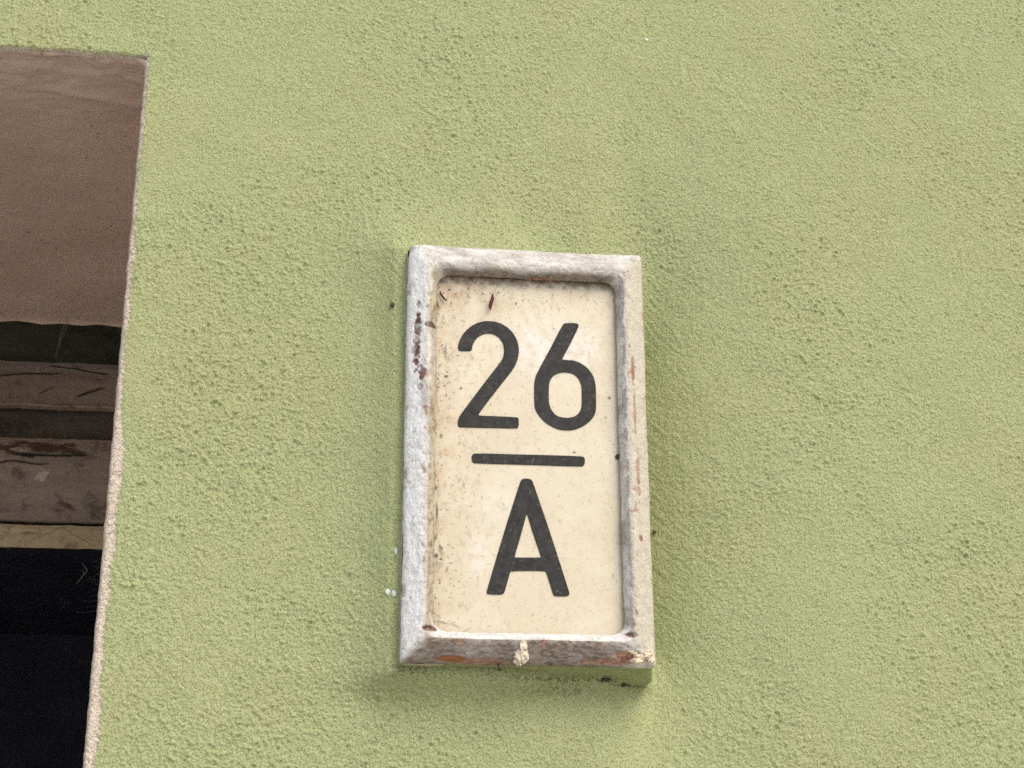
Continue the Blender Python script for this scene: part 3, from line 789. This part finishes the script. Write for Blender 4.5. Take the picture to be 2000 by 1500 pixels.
LETH = [(0.2, -34.8), (0.5, -35.4), (1.5, -38.4), (3.1, -44.1), (5.1, -50.3), (7.4, -57.2), (8.5, -60.8), (8.4, -61.3), (6.4, -61.5), (2.4, -61.6), (-1.5, -61.7), (-5.4, -61.8), (-7.4, -61.7), (-7.4, -61.4), (-6.7, -58.6), (-5.1, -53.3), (-3.3, -46.9), (-1.3, -39.5), (-0.2, -35.5), (-0.0, -34.8)]
BAR = [(-33.6, -0.1), (-33.4, 1.1), (-32.9, 1.9), (-32.0, 2.4), (-24.0, 2.7), (-8.8, 2.8), (7.7, 3.0), (25.6, 3.1), (35.0, 3.0), (35.9, 2.6), (36.4, 1.8), (36.5, 0.6), (36.5, -0.6), (36.2, -2.0), (35.6, -2.9), (34.8, -3.3), (25.4, -3.5), (7.6, -3.5), (-8.7, -3.6), (-23.6, -3.7), (-31.6, -3.6), (-32.6, -3.3), (-33.3, -2.5), (-33.5, -1.3)]


def glyph(name, loops, label):
    """a low raised figure from closed outlines in millimetres"""
    cu = bpy.data.curves.new(name, 'CURVE')
    cu.dimensions = '2D'; cu.fill_mode = 'BOTH'
    cu.extrude = 0.00028; cu.bevel_depth = 0.00022; cu.bevel_resolution = 2; cu.offset = -0.00022
    for lp in loops:
        sp = cu.splines.new('POLY'); sp.points.add(len(lp) - 1); sp.use_cyclic_u = True
        for p, (a, b) in zip(sp.points, lp):
            p.co = (a / 1000, b / 1000, 0, 1)
    tmp = bpy.data.objects.new(name, cu)
    scene.collection.objects.link(tmp)
    dg = bpy.context.evaluated_depsgraph_get()
    me = bpy.data.meshes.new_from_object(tmp.evaluated_get(dg))
    bpy.data.objects.remove(tmp); bpy.data.curves.remove(cu)
    me.name = name
    me.materials.clear(); me.materials.append(INK)
    o = bpy.data.objects.new(name, me)
    o.rotation_euler = (math.radians(90), 0, 0)
    o.location = (0, -0.0068, 0)
    link(o, plate)
    o['label'] = label
    return o


glyph('numeral_two', [TWO], 'charcoal numeral 2')
glyph('numeral_six', [SIX, SIXH], 'charcoal numeral 6')
glyph('dividing_bar', [BAR], 'charcoal bar between the number and the letter')
glyph('letter', [LETA, LETH], 'charcoal capital letter A')

# lumps of mortar stuck to the frame
lump = blob('mortar_lump', MORTAR, plate, (-.0045, -.0140, -.1215), (.0038, .0028, .0050), 1.9, 26, 0.36, 2.6, False)
blob('mortar_lump', MORTAR, plate, (-.0036, -.0158, -.1158), (.0022, .0018, .0042), 5.2, 14, 0.4, 2.2, False)
blob('mortar_lump', MORTAR, plate, (-.0062, -.0130, -.1245), (.0030, .0022, .0024), 8.2, 14, 0.4, 2.2, False)
for k, (x, z, a, b) in enumerate(((.0610, -.1165, .0042, .0030), (.0660, -.1205, .0036, .0026), (.0705, -.1190, .0030, .0030), (.0640, -.1235, .0030, .0018), (.0725, -.1230, .0022, .0020))):
    blob('plaster_flake', CREAMPLASTER, plate, (x, -.0136 + .0008 * (k % 2), z), (a, .0016, b), 2.1 * k + .4, 14, 0.42, 2.0, False)

# ------------------------------------------------------------------ small loose things
def tube(pts, rad, sides=5):
    pts = np.array(pts, float); n = len(pts)
    rad = np.broadcast_to(rad, n)
    tg = np.gradient(pts, axis=0); tg /= np.linalg.norm(tg, axis=1)[:, None] + 1e-12
    ref = np.where(abs(tg[:, 1:2]) < .9, np.array([[0, 1., 0]]), np.array([[1., 0, 0]]))
    a = np.cross(tg, ref); a /= np.linalg.norm(a, axis=1)[:, None]
    b = np.cross(tg, a)
    th = np.linspace(0, 2 * np.pi, sides, endpoint=False)
    v = pts[:, None] + rad[:, None, None] * (np.cos(th)[None, :, None] * a[:, None] + np.sin(th)[None, :, None] * b[:, None])
    v = v.reshape(-1, 3)
    i, j = np.meshgrid(np.arange(n - 1), np.arange(sides), indexing='ij'); j2 = (j + 1) % sides
    f = np.stack([i * sides + j, i * sides + j2, (i + 1) * sides + j2, (i + 1) * sides + j], -1).reshape(-1, 4)
    return v, f


def join(parts):
    V, F, o = [], [], 0
    for v, f in parts:
        V.append(v); F.append(f + o); o += len(v)
    return np.concatenate(V), np.concatenate(F)


def smooth_path(ctrl, n=40, jit=0.0, seed=0.0):
    c = np.array(ctrl, float); t = np.linspace(0, len(c) - 1, n)
    p = np.stack([np.interp(t, np.arange(len(c)), c[:, k]) for k in range(3)], 1)
    for _ in range(4):
        p[1:-1] = (p[:-2] + 2 * p[1:-1] + p[2:]) / 4
    for k in range(3):
        p[:, k] += jit * perlin(t * 2.3 + seed, t * 0 + k * 3.1 + .5, .3)
    return p


# spindle seed hanging on a thread under the plate's top rim
sd = empty('dry_seed', on_plate(-.0219, -.0102, 2.4021), 'dark red spindle-shaped seed hanging by a thread above the numeral 2', 'seed')
tz = np.linspace(-1, 1, 26)
v, f = tube(np.stack([.0009 * tz + .0002 * np.sin(tz * 4), .0002 * tz, .0056 * tz], 1), .00025 + .00092 * np.clip(1 - tz ** 2, 0, 1) ** .8, 10)
mesh_obj('husk', v, f, SEED, sd)
v, f = tube(smooth_path([(.0009, 0, .0050), (.0026, -.0002, .0085), (.0038, .0002, .0128), (.0040, -.0005, .0160)], 24), .00013)
mesh_obj('thread', v, f, WEB, sd)

v, f = tube(smooth_path([on_plate(*q) for q in ((-.0545, -.0078, 2.4092), (-.0537, -.0085, 2.4062), (-.0520, -.0086, 2.4038), (-.0508, -.0082, 2.4022))], 22), .00018 + .00052 * np.sin(np.linspace(0.15, 3.0, 22)), 8)
tag(mesh_obj('plant_scrap', v, f, SEED), 'curled dark red scrap in the upper left corner of the number panel', 'plant scrap')

tag(blob('bead', BEAD, None, (.0857, wall_y(.0857, 2.2645) - .0008, 2.2645), (.0011, .0011, .0012), 2.0, 12, .12), 'tiny glossy dark bead on the wall beside the plate right edge', 'bead')

for k, (x, y, z, s, lab) in enumerate((
        (-.0845, wall_y(-.0845, 2.3955) - .0006, 2.3955, (.0014, .0011, .0016), 'small brown dirt knob on the wall left of the plate, near its top'),
        (*on_plate(-.0170, -.0100, 2.1722), (.0012, .0011, .0022), 'dark dirt clump hanging from the plate lower edge near the mortar lump'),
        (.0470, wall_y(.0470, 2.1668) - .0006, 2.1668, (.0038, .0010, .0010), 'flat dark dirt clump in the crack under the plate'),
        (.0592, wall_y(.0592, 2.1655) - .0008, 2.1655, (.0017, .0012, .0014), 'round dark dirt clump under the plate lower right corner'),
        (*on_plate(.0570, -.0074, 2.3035), (.0013, .0010, .0015), 'dark dirt clump at the panel right edge, level with the bar'))):
    tag(blob('dirt_clump', DIRT, None, (x, y, z), s, 3.3 * k + 1, 12, .4, 2.0), lab, 'dirt', 'dirt clumps round the number plate')

# cobwebs in the window opening
R = random.Random(5)
yw = RD - .035
parts = [tube(smooth_path([(-.3590, yw, 2.5480), (-.3625, yw, 2.5400), (-.3655, yw, 2.5230), (-.3650, yw, 2.5000), (-.3600, yw, 2.4720), (-.3500, yw, 2.4450), (-.3400, yw, 2.4210), (-.3300, yw, 2.4000)], 70, .0008), .00013)]
for k in range(7):
    a = (-.3610 + R.uniform(-.002, .004), yw + R.uniform(-.004, .004), 2.560 + R.uniform(-.004, .004))
    b = (-.3652 + R.uniform(-.0015, .0015), yw + R.uniform(-.002, .002), 2.526 + R.uniform(-.008, .008))
    m = tuple((p + q) / 2 + R.uniform(-.0015, .0015) for p, q in zip(a, b))
    parts.append(tube(smooth_path([a, m, b], 22, .0006, k), R.uniform(.00007, .00018)))
v, f = join(parts)
tag(mesh_obj('hanging_cobweb', v, f, WEB), 'thin dusty cobweb thread hanging down over the window head', 'cobweb')

parts = []
yw = .30
for k in range(14):
    x = R.uniform(-.322, -.288); z = R.uniform(2.255, 2.302)
    if x < -.308 and z > 2.285: continue
    a = (x, yw + R.uniform(-.01, .01), z)
    ang = R.uniform(-2.4, -.2) if k % 2 else R.uniform(-.5, .6); ln = R.uniform(.005, .016)
    b = (x + ln * math.cos(ang), yw + R.uniform(-.01, .01), z + ln * math.sin(ang))
    m = tuple((p + q) / 2 + R.uniform(-.003, .003) for p, q in zip(a, b))
    parts.append(tube(smooth_path([a, m, b], 16, .0012, k * 1.7), R.uniform(.00003, .00008)))
for k in range(10):
    a = (-.300 + R.uniform(-.008, .008), yw, 2.300 - k * .0045); b = (-.262, yw + .01, 2.297 - k * .003 + R.uniform(-.004, .004))
    parts.append(tube(smooth_path([a, ((a[0] + b[0]) / 2, yw, (a[2] + b[2]) / 2 - .003), b], 22, .0012, k), R.uniform(.00003, .00007)))
for k in range(2):     # dusty clots
    parts.append(tube(smooth_path([(-.302 + R.uniform(-.004, .004), yw, 2.298 - k * .006), (-.301 + R.uniform(-.004, .004), yw, 2.293 - k * .006), (-.304 + R.uniform(-.004, .004), yw, 2.288 - k * .006)], 14, .001, k), .0001 + .00045 * np.sin(np.linspace(0, np.pi, 14)) * R.uniform(.4, 1)))
v, f = join(parts)
tag(mesh_obj('tangled_cobweb', v, f, WEB), 'tangled dusty cobweb in the dark opening beside the right jamb', 'cobweb')
